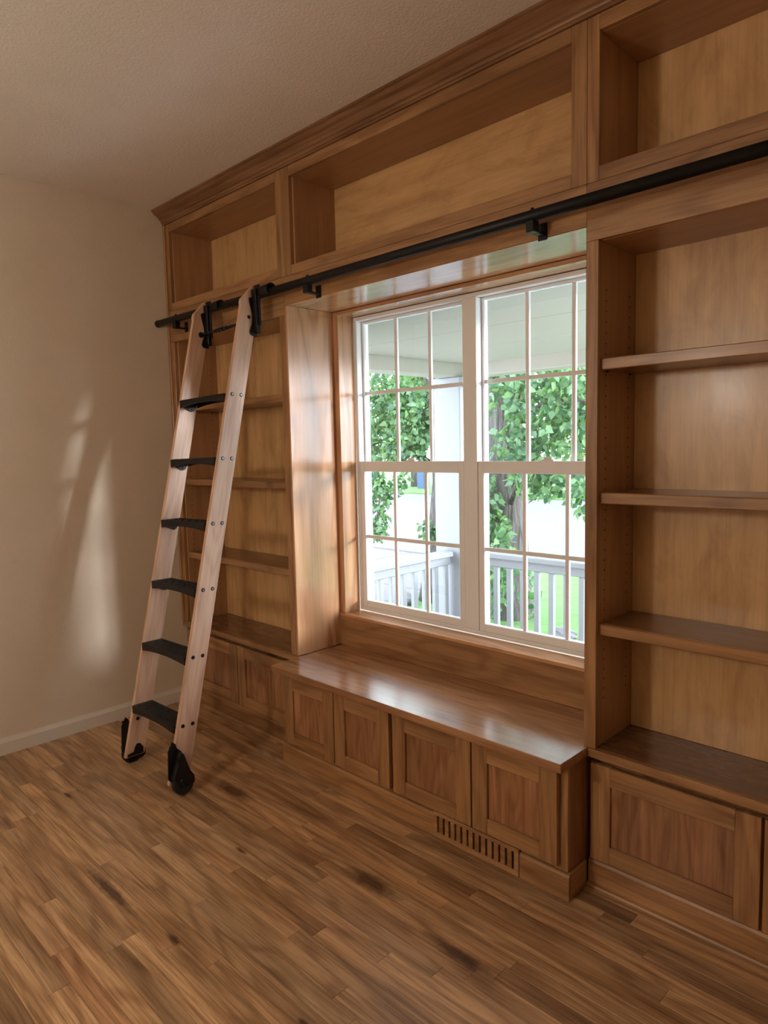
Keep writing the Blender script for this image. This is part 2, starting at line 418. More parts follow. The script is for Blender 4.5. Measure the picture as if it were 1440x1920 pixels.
def bookcase(label, x0, i0, i1, x1, left):
    t = thing('bookcase', label, 'bookcase', ((x0 + x1) / 2, 0.14, ZC), 'tall bookcases beside the window')
    zt = ZCR - 0.001
    # stiles of the face frame
    box('stile', (x0, i0), (0, FT), (ZSEAM if False else ZC, ZSEAM - 0.168), CH['z'], t)
    box('stile', (i1, x1), (0, FT), (ZC, ZSEAM - 0.168), CH['z'], t)
    box('stile', (x0, i0), (0, FT), (ZSEAM, zt), CH['z'], t)
    box('stile', (i1, x1), (0, FT), (ZSEAM, zt), CH['z'], t)
    box('top_rail', (i0, i1), (0, FT), (ZT, zt), CH['x'], t)
    box('lower_rail', (i0, i1), (0, FT), (ZSEAM, ZB), CH['x'], t)
    # case
    s0 = (x0 + 0.001, i0 - 0.004) if not left else (x0 + 0.001, i0 + 0.008)
    s1 = (i1 + 0.004, x1 - 0.014) if left else (i1 + 0.004, x1 - 0.001)
    sides = []
    for s in (s0, s1):
        sides.append(box('side_panel', s, (FT, DB + 0.012), (ZC, zt), SD, t))
    a, b = s0[1], s1[0]
    box('back_panel', (a, b), (DB, DB + 0.012), (ZC, ZLOW + 0.03), MP['z'], t)
    box('back_panel', (a, b), (DB, DB + 0.012), (ZB - 0.02, ZT), MP['z'], t)
    box('top_panel', (a, b), (FT, DB + 0.012), (ZT, zt), SDX, t)
    box('fixed_shelf', (a, b), (FT, DB), (ZLOW, ZLOW + 0.02), SDX, t)
    box('fixed_shelf', (a, b), (FT, DB), (ZB - 0.022, ZB), SDX, t)
    for z in (1.692, 1.284, 0.870):
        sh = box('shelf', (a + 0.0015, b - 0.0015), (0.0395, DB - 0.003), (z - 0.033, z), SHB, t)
        box('shelf_edge', (a + 0.0015, b - 0.0015), (0.0205, 0.039), (z - 0.034, z), CH['x'], sh, b=0.0025)
        for px in (a + 0.006, b - 0.006):
            for py in (0.06, 0.215):
                v, f = tube((px - 0.005, py, z - 0.0375), (px + 0.005, py, z - 0.0375), 0.003, n=8)
                obj('shelf_pin', v, f, STEEL, sh)
    # rows of shelf pin holes
    for sx, px in ((1, a), (-1, b)):
        ps = []
        for py in (0.06, 0.215):
            z = 0.62
            while z < 1.93:
                ps.append(tube((px, py, z), (px + sx * 0.0005, py, z), 0.0026, n=8)); z += 0.032
        v, f = merge(ps); q = obj('shelf_pin_holes', v, f, DARK, sides[0 if sx > 0 else 1], (0, 0, 0)); q['kind'] = 'stuff'
    return t

bl = bookcase('cherry bookcase behind the ladder with maple back and three shelves', XL + 0.0015, L_IN0, L_IN1, -1.1480, True)
box('scribe_strip', (XL + 0.001, XL + 0.0195), (-0.007, -0.0005), (ZC + 0.001, ZCR - 0.002), CH['z'], bl, b=0.002)
br = bookcase('cherry bookcase right of the window with maple back and three shelves', 0.3345, R_IN0, R_IN1, BX1, False)

oc = thing('overhead_cabinet', 'open cherry overhead shelf box bridging above the window', 'cabinet', (-0.4, 0.14, ZH))
c0, c1 = -1.1470, 0.3335
box('stile', (c0, -1.0890), (0, FT), (ZSEAM, ZCR - 0.001), CH['z'], oc)
box('stile', (0.2822, c1), (0, FT), (ZSEAM, ZCR - 0.001), CH['z'], oc)
box('top_rail', (-1.0890, 0.2822), (0, FT), (ZT, ZCR - 0.001), CH['x'], oc)
box('lower_rail', (-1.0890, 0.2822), (0, FT), (ZSEAM, ZB), CH['x'], oc)
box('side_panel', (c0 + 0.001, -1.0800), (FT, DB + 0.012), (ZH + 0.022, ZCR - 0.001), SD, oc)
box('side_panel', (0.2800, c1 - 0.001), (FT, DB + 0.012), (ZH + 0.022, ZCR - 0.001), SD, oc)
box('top_panel', (-1.08, 0.28), (FT, DB + 0.012), (ZT, ZCR - 0.001), SDX, oc)
box('bottom_panel', (-1.08, 0.28), (FT, DB), (ZB - 0.022, ZB), SDX, oc)
box('back_panel', (-1.08, 0.28), (DB, DB + 0.012), (ZB, ZT), MP['x'], oc)

fb = thing('fascia_board', 'long cherry board running behind the black ladder rail', 'board', (-0.4, 0, ZH))
box('board', (XL + 0.0015, -1.1480), (0, FT - 0.0015), (ZLOW + 0.0008, ZSEAM - 0.0008), CH['x'], fb)
box('board', (-1.1474, 0.3340), (0, FT - 0.001), (ZH + 0.001, ZSEAM - 0.0008), CH['x'], fb)
box('board', (0.3346, BX1), (0, FT - 0.0015), (ZLOW + 0.0008, ZSEAM - 0.0008), CH['x'], fb)

# crown moulding
prof = [(0.0185, 2.668), (-0.006, 2.668), (-0.006, 2.675), (-0.011, 2.678), (-0.013, 2.684), (-0.013, 2.688), (-0.019, 2.691), (-0.026, 2.699),
        (-0.037, 2.709), (-0.050, 2.716), (-0.058, 2.722), (-0.058, 2.727), (-0.066, 2.731), (-0.066, 2.7395), (0.0185, 2.7395)]
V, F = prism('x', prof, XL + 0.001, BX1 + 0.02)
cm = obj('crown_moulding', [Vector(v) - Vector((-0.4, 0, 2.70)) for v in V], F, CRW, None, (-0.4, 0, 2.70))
tag(cm, 'stepped cherry crown moulding along the top of the bookcases at the ceiling', 'moulding')

# ------------------------------------------------------------------ window niche lining
ns = thing('window_surround', 'glossy pale cherry panels lining the deep window recess', 'window surround', (-0.4, 0.14, ZC))
box('side_panel', (N0 - 0.0125, N0), (0.0, YW - 0.004), (ZC + 0.0005, ZH - 0.001), LIN['z'], ns)
box('side_panel', (N1, N1 + 0.0012), (0.0005, YW - 0.004), (ZC + 0.0005, ZH - 0.001), LIN['z'], ns, b=0.0003)
box('head_panel', (N0 - 0.0125, N1 + 0.001), (0.0, YW - 0.004), (ZH - 0.0005, ZH + 0.0005 + 0.0), LIN['x'], ns, b=0.0002)
box('apron_panel', (N0 + 0.0005, N1 - 0.0005), (0.268, 0.286), (ZC + 0.0005, 0.612), CH['x'], ns)
box('jamb_strip', (N0 + 0.0005, WX0), (0.274, 0.372), (0.627, ZH - 0.002), LIN['z'], ns)
box('jamb_strip', (WX1, N1 - 0.0005), (0.274, 0.372), (0.627, ZH - 0.002), LIN['z'], ns)
box('head_strip', (WX0, WX1), (0.274, 0.372), (WZ1, ZH - 0.002), LIN['x'], ns)
box('sill', (N0 + 0.0005, N1 - 0.0005), (0.266, 0.372), (0.612, 0.6265), LIN['x'], ns)

# ------------------------------------------------------------------ window
wn = thing('window_1', 'white vinyl double-hung twin window with muntin grids', 'window', (-0.402, 0.40, WZ0), kind='structure')
WC = -0.397
def bars(name, lst, parent, mat=VINYL, b=0.002): return boxes(name, lst, mat, parent, b, ((lst[0][0][0] + lst[0][0][1]) / 2, lst[0][1][0], lst[0][2][0]))
YV = 0.375
z0, z1 = WZ0 + 0.003, WZ1 - 0.001
box('frame_jamb', (WX0 + 0.001, WX0 + 0.022), (YV - 0.001, 0.455), (z0, z1), VINYL, wn, 0.002)
box('frame_jamb', (WX1 - 0.022, WX1 - 0.001), (YV - 0.001, 0.455), (z0, z1), VINYL, wn, 0.002)
box('frame_head', (WX0 + 0.022, WX1 - 0.022), (YV - 0.001, 0.455), (z1 - 0.018, z1), VINYL, wn, 0.002)
box('frame_sill', (WX0 + 0.022, WX1 - 0.022), (YV - 0.001, 0.455), (z0, z0 + 0.018), VINYL, wn, 0.002)
box('mullion', (WC - 0.036, WC + 0.036), (YV - 0.003, 0.455), (z0 + 0.0185, z1 - 0.0185), VINYL, wn, 0.002)
ZM0, ZM1 = 1.318, 1.370
def sash(xa, xb, za, zb, y, sx, zr0, zr1, lower):
    s = box('sash_stile', (xa, xa + sx), (y, y + 0.028), (za, zb), VINYL, wn, 0.002); s.name = 'sash_stile'
    box('sash_stile', (xb - sx, xb), (y, y + 0.028), (za, zb), VINYL, wn, 0.002)
    box('sash_rail', (xa + sx, xb - sx), (y + 0.0005, y + 0.0275), (za, za + zr0), VINYL, wn, 0.002)
    box('sash_rail', (xa + sx, xb - sx), (y + 0.0005, y + 0.0275), (zb - zr1, zb), VINYL, wn, 0.002)
    ga, gb, gz0, gz1 = xa + sx, xb - sx, za + zr0, zb - zr1
    xs = [ga + (gb - ga) * k / 3 for k in range(4)]; zm = (gz0 + gz1) / 2
    mw = 0.0085
    for k in (1, 2):
        box('muntin', (xs[k] - mw, xs[k] + mw), (y + 0.008, y + 0.020), (gz0, gz1), VINYL, wn, 0.0015)
    box('muntin', (ga, gb), (y + 0.0085, y + 0.0195), (zm - mw, zm + mw), VINYL, wn, 0.0015)
    for i in range(3):
        for (q0, q1) in ((gz0, zm), (zm, gz1)):
            e = mw if i else 0; e2 = mw if i < 2 else 0
            box('pane', (xs[i] + e, xs[i + 1] - e2), (y + 0.0125, y + 0.0150), (q0 + (mw if q0 == zm else 0), q1 - (mw if q1 == zm else 0)), GLASS, wn, 0.0)
for (xa, xb) in ((WX0 + 0.022, WC - 0.036), (WC + 0.036, WX1 - 0.022)):
    sash(xa + 0.001, xb - 0.001, z0 + 0.0185, ZM1, YV, 0.030, 0.034, 0.050, True)
    sash(xa + 0.001, xb - 0.001, ZM0 + 0.010, z1 - 0.0185, YV + 0.034, 0.012, 0.040, 0.012, False)
    xm = (xa + xb) / 2 + 0.01
    lk = boxes('sash_lock', [((xm - 0.030, xm + 0.030), (YV + 0.002, YV + 0.026), (ZM1, ZM1 + 0.006)), ((xm - 0.018, xm + 0.022), (YV + 0.005, YV + 0.022), (ZM1 + 0.006, ZM1 + 0.016))], VINYL, wn, 0.003)

# ------------------------------------------------------------------ base cabinets, tops
def shaker_door(parent, x0, x1, z0, z1, yf, wst, wrt, wrb):
    d = thing('door', None, None, ((x0 + x1) / 2, yf, z0)); d.location = Vector(((x0 + x1) / 2, yf, z0)) - origin(parent); d.parent = parent
    ya, yb = yf, yf + 0.019
    box('door_stile', (x0, x0 + wst), (ya, yb), (z0, z1), CH['z'], d)
    box('door_stile', (x1 - wst, x1), (ya, yb), (z0, z1), CH['z'], d)
    box('door_rail', (x0 + wst, x1 - wst), (ya, yb), (z1 - wrt, z1), CH['x'], d)
    box('door_rail', (x0 + wst, x1 - wst), (ya, yb), (z0, z0 + wrb), CH['x'], d)
    box('door_panel', (x0 + wst, x1 - wst), (ya + 0.009, yb - 0.003), (z0 + wrb, z1 - wrt), PN['z'], d)
    return d

def base_cabinet(label, x0, x1, doors):
    t = thing('base_cabinet', label, 'cabinet', ((x0 + x1) / 2, 0.14, 0.0), 'low cabinets under the bookcases')
    zt = ZC - CT - 0.0005
    box('body', (x0, x1), (0.040, 0.283), (0.0005, zt), CH['z'], t)
    box('face_frame', (x0, x1), (0.0320, 0.0395), (zt - 0.02, zt), PN['x'], t)
    xs = sorted([x0, x1] + [v for d in doors for v in d])
    for a, b in ((x0, doors[0][0] + 0.012), (doors[0][1] - 0.01, doors[1][0] + 0.01), (doors[1][1] - 0.012, x1)):
        box('frame_stile', (a, b), (0.0205, 0.0395), (0.09, zt - 0.0205), PN['z'], t)
    for a, b in doors:
        shaker_door(t, a, b, 0.0985, 0.4195, 0.0010, 0.066, 0.062, 0.059)
    return t
base_cabinet('low two-door cherry cabinet behind the ladder left of the bench', XL + 0.002, -1.128, [(-2.150, -1.6625), (-1.6550, -1.1600)])
base_cabinet('low two-door cherry cabinet right of the window bench', 0.3480, BX1, [(0.3560, 0.8565), (0.8650, 1.3700)])

for nm, lab, a, b in (('counter', 'glossy cherry counter with shade-darkened top under the shelves behind the ladder', XL + 0.0015, -1.1275),
                      ('counter', 'glossy cherry counter with shade-darkened top under the shelves right of the bench', 0.3485, BX1)):
    c = thing(nm, lab, 'counter', ((a + b) / 2, 0.14, ZC - CT), 'cherry counters')
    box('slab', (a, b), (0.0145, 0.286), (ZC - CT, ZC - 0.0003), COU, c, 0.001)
    box('lit_edge', (a, b), (-0.006, 0.014), (ZC - CT, ZC - 0.0003), CH['x'], c, 0.002)  # lip kept plain cherry beside the darkened slab, so it looks lit

# window bench
bt = box('window_seat_counter', (-1.1260, 0.3470), (-0.167, 0.286), (ZC - 0.030, ZC - 0.0002), TOP, None, 0.0025)
tag(bt, 'glossy cherry window seat top shining with daylight', 'counter')
bn = thing('bench_cabinet', 'cherry window seat cabinet with four shaker doors', 'cabinet', (-0.39, 0.05, 0))
zt = ZC - 0.0305
box('body', (-1.114, 0.3365), (-0.086, 0.280), (0.0005, zt), PN['z'], bn)
for a, b in ((-1.114, -1.080), (-0.765, -0.735), (-0.445, -0.395), (-0.045, -0.010), (0.290, 0.3365)):
    box('frame_stile', (a, b), (-0.105, -0.0865), (0.0005, zt), CH['z'], bn)
xs = [(-1.080, -0.765), (-0.735, -0.445), (-0.395, -0.045), (-0.010, 0.290)]
for a, b in xs:
    box('frame_rail', (a, b), (-0.105, -0.0865), (zt - 0.035, zt), CH['x'], bn)
    box('frame_rail', (a, b), (-0.105, -0.0865), (0.0005, 0.11), CH['x'], bn)
for a, b in ((-1.0930, -0.7540), (-0.7480, -0.4270), (-0.4060, -0.0310), (-0.0240, 0.3090)):
    shaker_door(bn, a, b, 0.1060, 0.4200, -0.1255, 0.064, 0.060, 0.056)

# cabinet baseboards
VX0, VX1 = -0.2080, 0.1630
bb = thing('baseboard_bench', 'low cherry baseboard wrapped round the foot of the window bench', 'baseboard', (-0.39, -0.11, 0), kind='structure')
pf = lambda y: [(y, 0.0006), (y, 0.078), (y + 0.004, 0.086), (y + 0.0075, 0.088), (y + 0.0115, 0.088), (y + 0.0115, 0.0006)]
for a, b in ((-1.125, VX0 - 0.0015), (VX1 + 0.0015, 0.3475)):
    v, f = prism('x', pf(-0.117), a, b); c = Vector(((a + b) / 2, -0.111, 0.04))
    obj('board', [Vector(q) - c for q in v], f, CH['x'], bb, c)
for xs_, xe in ((0.3368, 0.3475), (-1.125, -1.1143)):
    box('return_board', (xs_, xe), (-0.1045, -0.002), (0.0006, 0.088), CH['y'], bb, 0.003)
for nm, lab, a, b in (('baseboard_right', 'low cherry baseboard under the cabinet right of the bench', 0.3480, BX1),
                      ('baseboard_cabinet', 'low cherry baseboard under the cabinet behind the ladder', XL + 0.015, -1.1255)):
    t = thing(nm, lab, 'baseboard', ((a + b) / 2, 0.01, 0), kind='structure')
    v, f = prism('x', [(0.006, 0.0006), (0.006, 0.083), (0.010, 0.091), (0.014, 0.093), (0.0200, 0.093), (0.0200, 0.0006)], a, b); c = Vector(((a + b) / 2, 0.012, 0.045))
    obj('board', [Vector(q) - c for q in v], f, CH['x'], t, c)
    v, f = prism('x', [(0.0058, 0.0006), (-0.009, 0.0006), (-0.008, 0.007), (-0.004, 0.012), (0.0058, 0.015)], a, b)
    obj('shoe_strip', [Vector(q) - c for q in v], f, CH['x'], t, c)

# vent grille in the bench baseboard
vg = thing('vent_grille', 'slotted wooden vent grille set in the bench baseboard', 'vent', ((VX0 + VX1) / 2, -0.115, 0.0006))
vz0, vz1 = 0.0010, 0.0985
box('frame_bar', (VX0, VX1), (-0.121, -0.109), (vz0, vz0 + 0.020), CH['x'], vg, 0.002)
box('frame_bar', (VX0, VX1), (-0.121, -0.109), (vz1 - 0.014, vz1), CH['x'], vg, 0.002)
box('backing', (VX0, VX1), (-0.1088, -0.1062), (vz0, vz1), DARK, vg, 0.0)
ns_ = 13; ea = 0.018; pitch = (VX1 - VX0 - 2 * ea + 0.018) / ns_; sw = 0.0085
x = VX0
edges = [VX0]
for k in range(ns_):
    s0_ = VX0 + ea + k * pitch
    edges += [s0_, s0_ + sw]
edges.append(VX1)
for k in range(0, len(edges), 2):
    box('slat', (edges[k], edges[k + 1]), (-0.121, -0.109), (vz0 + 0.020, vz1 - 0.014), CH['x'], vg, 0.001)

# ------------------------------------------------------------------ ladder rail
RY, RZ, RR = -0.062, 2.136, 0.0180
lr = thing('ladder_rail', 'black round steel rail fixed along the bookcase fronts', 'rail', (-0.4, RY, RZ))
v, f = tube((XL + 0.006, RY, RZ), (1.40, RY, RZ), RR, n=24)
c = Vector((-0.4, RY, RZ)); o = obj('tube', [q - c for q in v], f, BLACK, lr, c, True)
v, f = tube((XL + 0.003, RY, RZ), (XL + 0.018, RY, RZ), RR + 0.0012, n=24); obj('end_cap', [q - c for q in v], f, BLACK, lr, c)
for bx in (-2.000, -0.905, 0.185, 1.25):
    k = boxes('bracket', [((bx - 0.014, bx + 0.014), (RY - 0.016, RY + 0.016), (RZ - 0.050, RZ - RR + 0.003)),
                          ((bx - 0.012, bx + 0.012), (RY + 0.016, -0.004), (RZ - 0.050, RZ - 0.042)),
                          ((bx - 0.016, bx + 0.016), (-0.0045, -0.0008), (RZ - 0.062, RZ - 0.010))], BLACK, lr, 0.002, (bx, RY, RZ - 0.03))
    v, f = tube((bx, RY, RZ + RR - 0.002), (bx, RY, RZ + RR + 0.006), 0.006, 0.005, 12)
    obj('screw', [q - Vector((bx, RY, RZ)) for q in v], f, BLACK, k, (bx, RY, RZ))

# ------------------------------------------------------------------ ladder
TILT = 0.0214
SL = 0.239; YB = -0.645; ZB0 = 0.045
la = thing('ladder', 'rolling library ladder with wooden side rails and black steps', 'ladder', (-1.4175, -0.60, 0.0))
XRo, XRi, XLi, XLo = -1.205, -1.225, -1.612, -1.632
ANG = -math.atan(SL); ca, sa = math.cos(ANG), math.sin(ANG)
def edge_y(z): return YB + SL * (z - ZB0)
def slanted(name, pts, x0, x1, mat, parent, smooth=False):
    """outline in room (y, z), object axes turned so that local z runs up the ladder"""
    cy = sum(p[0] for p in pts) / len(pts); cz = sum(p[1] for p in pts) / len(pts); cx = (x0 + x1) / 2
    lp = []
    for y, z in pts:
        dy, dz = y - cy, z - cz
        lp.append((ca * dy + sa * dz, -sa * dy + ca * dz))
    v, f = prism('x', lp, x0 - cx, x1 - cx)
    o = obj(name, v, f, mat, parent, (cx, cy, cz)); o.rotation_euler = (ANG, 0, 0); return o
SWD = 0.0925
def stile_outline():
    yb, yt = edge_y(ZB0), edge_y(2.075)
    return [(yb, ZB0), (edge_y(ZB0) + SWD, ZB0), (edge_y(2.03) + SWD - 0.004, 2.03), (-0.0905, 2.168), (-0.096, 2.166), (yt + 0.004, 2.105), (yt - 0.001, 2.09), (yt, 2.075)]
rails = {}
for key, x0, x1 in (('r', XRi, XRo), ('l', XLo, XLi)):
    rails[key] = slanted('side_rail', stile_outline(), x0, x1, LD, la)
bv = None
for key in rails:
    md = rails[key].modifiers.new('edge', 'BEVEL'); md.width = 0.0015; md.segments = 2; md.limit_method = 'ANGLE'
STEPZ = [0.283 + 0.2805 * k for k in range(6)]
def bolt(parent, x, y, z, s):
    """s=+1 head points to +x"""
    ps = [tube((x, y, z), (x + s * 0.0022, y, z), 0.0088, 0.0078, 14)]
    v, f = merge(ps); b_ = obj('bolt', [Vector(q) - Vector((x, y, z)) for q in v], f, BLACK, None, (x, y, z)); attach(b_, parent)
    v, f = tube((x + s * 0.0021, y, z), (x + s * 0.0027, y, z), 0.0038, 0.0036, 10)
    return b_
def attach(o, parent):
    """parent o, whose placement is given in ladder room coordinates, keeping it in place below a turned part"""
    pm = Matrix.Translation(parent.location + origin(parent.parent)) @ Matrix.Rotation(parent.rotation_euler[0], 4, 'X')
    o.parent = parent; o.matrix_parent_inverse = pm.inverted()
def dark_bolt(parent, x, y, z, s):
    v, f = tube((x, y, z), (x + s * 0.0022, y, z), 0.0086, 0.0074, 14)
    v2, f2 = tube((x + s * 0.0022, y, z), (x + s * 0.0028, y, z), 0.0034, 0.0034, 10)
    vv, ff = merge([(v, f), (v2, f2)])
    b_ = obj('bolt', [Vector(q) - Vector((x, y, z)) for q in vv], ff, BLACK, None, (x, y, z)); attach(b_, parent); return b_
for i, z in enumerate(STEPZ):
    zs = z - 0.004
    for dy in (0.022, 0.068):
        y = edge_y(zs) + dy
        zz = zs - 0.002 if dy > 0.05 else zs
        hd = bolt if i in (2, 3, 4, 5) else dark_bolt
        b1 = hd(rails['r'], XRo, y, zz, 1)
        if hd is bolt:
            v, f = tube((XRo + 0.0022, y, zz), (XRo + 0.0027, y, zz), 0.0052, 0.0052, 10)
            q = obj('bolt_socket', [Vector(p) - Vector((XRo, y, zz)) for p in v], f, STEEL, None, (XRo, y, zz)); attach(q, rails['r'])
        dark_bolt(rails['l'], XLo, y, zz, -1)
dark_bolt(rails['l'], XLi, edge_y(0.215) + 0.030, 0.215, 1)
dark_bolt(rails['r'], XRo, edge_y(2.027) + 0.048, 2.027, 1)

# steps
for i, z in enumerate(STEPZ):
    xa, xb = XLi + 0.001, XRi - 0.001; yf = edge_y(z) - 0.010; yb = yf + 0.099
    st = thing('step', None, None, ((xa + xb) / 2, yf, z)); st.location = Vector(((xa + xb) / 2, yf, z)) - origin(la); st.parent = la
    cc = Vector(((xa + xb) / 2, yf, z))
    # front and rear skirts with arched lower edges
    n = 14
    def skirt(y0, y1, d_end, d_mid):
        pts = [(z - 0.003, xa + (xb - xa) * k / n) for k in range(n + 1)]
        pts = [(z - 0.003, xb), (z - 0.003, xa)]
        low = []
        for k in range(n + 1):
            u = k / n; e = abs(2 * u - 1) ** 2.2
            low.append((z - d_mid - (d_end - d_mid) * e, xa + (xb - xa) * u))
        return prism('y', pts + low, y0, y1)
    v, f = skirt(yf, yf + 0.006, 0.036, 0.024); obj('front_skirt', [Vector(q) - cc for q in v], f, BLACK_PLASTIC, st, cc)
    v, f = skirt(yb - 0.006, yb, 0.034, 0.022); obj('rear_skirt', [Vector(q) - cc for q in v], f, BLACK_PLASTIC, st, cc)
    box('tread', (xa, xb), (yf, yb), (z - 0.0035, z), BLACK_PLASTIC, st, 0.001)
    # raised scrollwork on the tread
    rr = random.Random(50); ribs = []
    m_ = 11
    for r_ in range(4):
        for k in range(m_):
            u0 = xa + 0.02 + (xb - xa - 0.04) * (k + 0.1) / m_; u1 = u0 + (xb - xa - 0.04) / m_ * 0.62
            v0 = yf + 0.013 + 0.0200 * r_
            a0 = (u0, v0 + (0.012 if (k + r_) % 2 else 0.002)); a1 = (u1, v0 + (0.002 if (k + r_) % 2 else 0.012))
            ribs.append(tube((a0[0], a0[1], z), (a1[0], a1[1], z), 0.0024, 0.0024, 6))
            ribs.append(tube((u1, v0 + 0.002, z), (u1 + 0.006, v0 + 0.016, z), 0.0018, 0.0018, 6))
    for yy in (yf + 0.008, yb - 0.010):
        ribs.append(tube((xa + 0.008, yy, z), (xb - 0.008, yy, z), 0.002, 0.002, 6))
    v, f = merge(ribs); q = obj('grip_pattern', [Vector(p) - cc for p in v], f, BLACK_PLASTIC, st, cc, True); q['kind'] = 'stuff'
    for x0, x1 in ((xa, xa + 0.012), (xb - 0.012, xb)):
        tri = [(yf + 0.006, z - 0.0035), (yb - 0.008, z - 0.0035), (yb - 0.014, z - 0.022), (yf + 0.072, z - 0.046), (yf + 0.060, z - 0.053), (yf + 0.048, z - 0.048), (yf + 0.010, z - 0.030)]
        v, f = prism('x', tri, x0, x1); obj('step_bracket', [Vector(q) - cc for q in v], f, BLACK_PLASTIC, st, cc)
        xc = (x0 + x1) / 2
        v, f = tube((x0 if x0 == xa else x1, yf + 0.060, z - 0.041), ((x1 + 0.004) if x0 == xa else (x0 - 0.004), yf + 0.060, z - 0.041), 0.006, 0.006, 10)
        obj('step_bolt', [Vector(q) - cc for q in v], f, BLACK, st, cc)

# casters
OUT = [(y_ + 0.010, z_) for y_, z_ in [(-0.6321, 0.2298), (-0.6194, 0.2164), (-0.6146, 0.1983), (-0.5944, 0.1766), (-0.5845, 0.1435), (-0.5675, 0.0927), (-0.5474, 0.0600),
       (-0.5480, 0.0300), (-0.5650, 0.0180), (-0.6300, 0.0180), (-0.6374, 0.0337), (-0.642, 0.0539), (-0.6601, 0.0736), (-0.6532, 0.1934), (-0.645, 0.205)]]
for s, xf in ((1, XRo), (-1, XLo)):
    ct = thing('caster', None, None, (xf, -0.60, 0.0)); ct.location = Vector((xf, -0.60, 0)) - origin(la); ct.parent = la
    cc = Vector((xf, -0.60, 0))
    v, f = prism('x', OUT, xf + s * 0.0005, xf + s * 0.007) if s > 0 else prism('x', OUT, xf - 0.007, xf - 0.0005)
    obj('mount_plate', [Vector(q) - cc for q in v], f, BLACK, ct, cc)
    cen = (-0.590, 0.10)
    INN = [(cen[0] + (y - cen[0]) * 0.90, cen[1] + (z - cen[1]) * 0.90 + 0.002) for y, z in OUT[2:-2]]
    a_, b_ = sorted((xf + s * 0.007, xf + s * 0.036))
    v, f = prism('x', INN, a_, b_)
    hs = obj('housing', [Vector(q) - cc for q in v], f, BLACK, ct, cc)
    md = hs.modifiers.new('round', 'BEVEL'); md.width = 0.008; md.segments = 3; md.limit_method = 'ANGLE'
    v, f = tube((xf + s * 0.010, -0.596, 0.0455), (xf + s * 0.034, -0.596, 0.0455), 0.044, 0.044, 28); obj('wheel', [Vector(q) - cc for q in v], f, RUBBER, ct, cc)
    v, f = tube((xf + s * 0.036, -0.600, 0.060), (xf + s * 0.041, -0.600, 0.060), 0.014, 0.011, 16); obj('axle_cap', [Vector(q) - cc for q in v], f, BLACK, ct, cc)
    cv, cf = chain([(xf + s * 0.0365, -0.628, 0.175), (xf + s * 0.0365, -0.612, 0.135), (xf + s * 0.0365, -0.598, 0.095), (xf + s * 0.0365, -0.578, 0.060)], [0.0022] * 4, 6)
    obj('rib', [Vector(q) - cc for q in cv], cf, BLACK, ct, cc)
    v, f = tube((xf + s * 0.007, -0.633, 0.208), (xf + s * 0.011, -0.633, 0.208), 0.007, 0.006, 12); obj('screw', [Vector(q) - cc for q in v], f, BLACK, ct, cc)
    # inner keeper plate
    xi = XRi if s > 0 else XLi
    kp = [(-0.635, 0.050), (-0.560, 0.050), (-0.560, 0.078), (-0.572, 0.098), (-0.588, 0.100), (-0.598, 0.085), (-0.605, 0.066), (-0.635, 0.060)]
    a_, b_ = (xi - 0.005, xi - 0.0005) if s > 0 else (xi + 0.0005, xi + 0.005)
    v, f = prism('x', kp, a_, b_); obj('keeper_plate', [Vector(q) - cc for q in v], f, BLACK, ct, cc)

# roller hooks over the rail; top of the ladder leans by TILT so hardware is set in ladder coordinates
def up_x(x, z): return x
for s, xf, xin in ((1, XRo, XRi), (-1, XLi, XLo)):
    rh = thing('roller_hook', None, None, (xf, -0.10, 2.0)); rh.location = Vector((xf, -0.10, 2.0)) - origin(la); rh.parent = la
    cc = Vector((xf, -0.10, 2.0))
    pl = [(-0.120, 2.108), (-0.1185, 2.092), (-0.1135, 2.070), (-0.1085, 2.046), (-0.1070, 2.025), (-0.1095, 2.000), (-0.118, 1.980), (-0.1245, 1.964), (-0.122, 1.952), (-0.113, 1.945), (-0.0880, 1.944), (-0.0880, 2.113), (-0.112, 2.114)]
    v, f = prism('x', pl, xf + 0.0005, xf + 0.0065); p_ = obj('mount_plate', [Vector(q) - cc for q in v], f, BLACK, rh, cc)
    for zz in (1.962, 2.096):
        v, f = tube((xf + 0.0065, -0.107, zz), (xf + 0.0095, -0.107, zz), 0.0055, 0.005, 12); obj('screw', [Vector(q) - cc for q in v], f, BLACK, rh, cc)
    boxes('arm', [((xf - 0.002, xf + 0.030), (-0.104, -0.0835), (1.955, 2.150)), ((xf + 0.004, xf + 0.040), (-0.0925, -0.0825), (1.990, 2.168))], BLACK, rh, 0.003, cc)
    # curved strap hooking over the tube
    pts = []
    for k in range(9):
        a = math.pi - math.pi * 0.86 * k / 8
        pts.append((RY + 0.026 * math.cos(a), RZ + 0.004 + 0.028 * math.sin(a)))
    inner = [(RY + 0.0215 * math.cos(math.pi - math.pi * 0.86 * k / 8), RZ + 0.004 + 0.0225 * math.sin(math.pi - math.pi * 0.86 * k / 8)) for k in range(8, -1, -1)]
    v, f = prism('x', pts + inner, xf + 0.004 + 0.045, xf + 0.052 + 0.045); obj('strap', [Vector(q) - cc for q in v], f, BLACK, rh, cc)
    boxes('strap_side', [((xf + 0.030, xf + 0.098), (-0.0925, -0.0830), (RZ - 0.018, RZ + 0.020))], BLACK, rh, 0.003, cc)
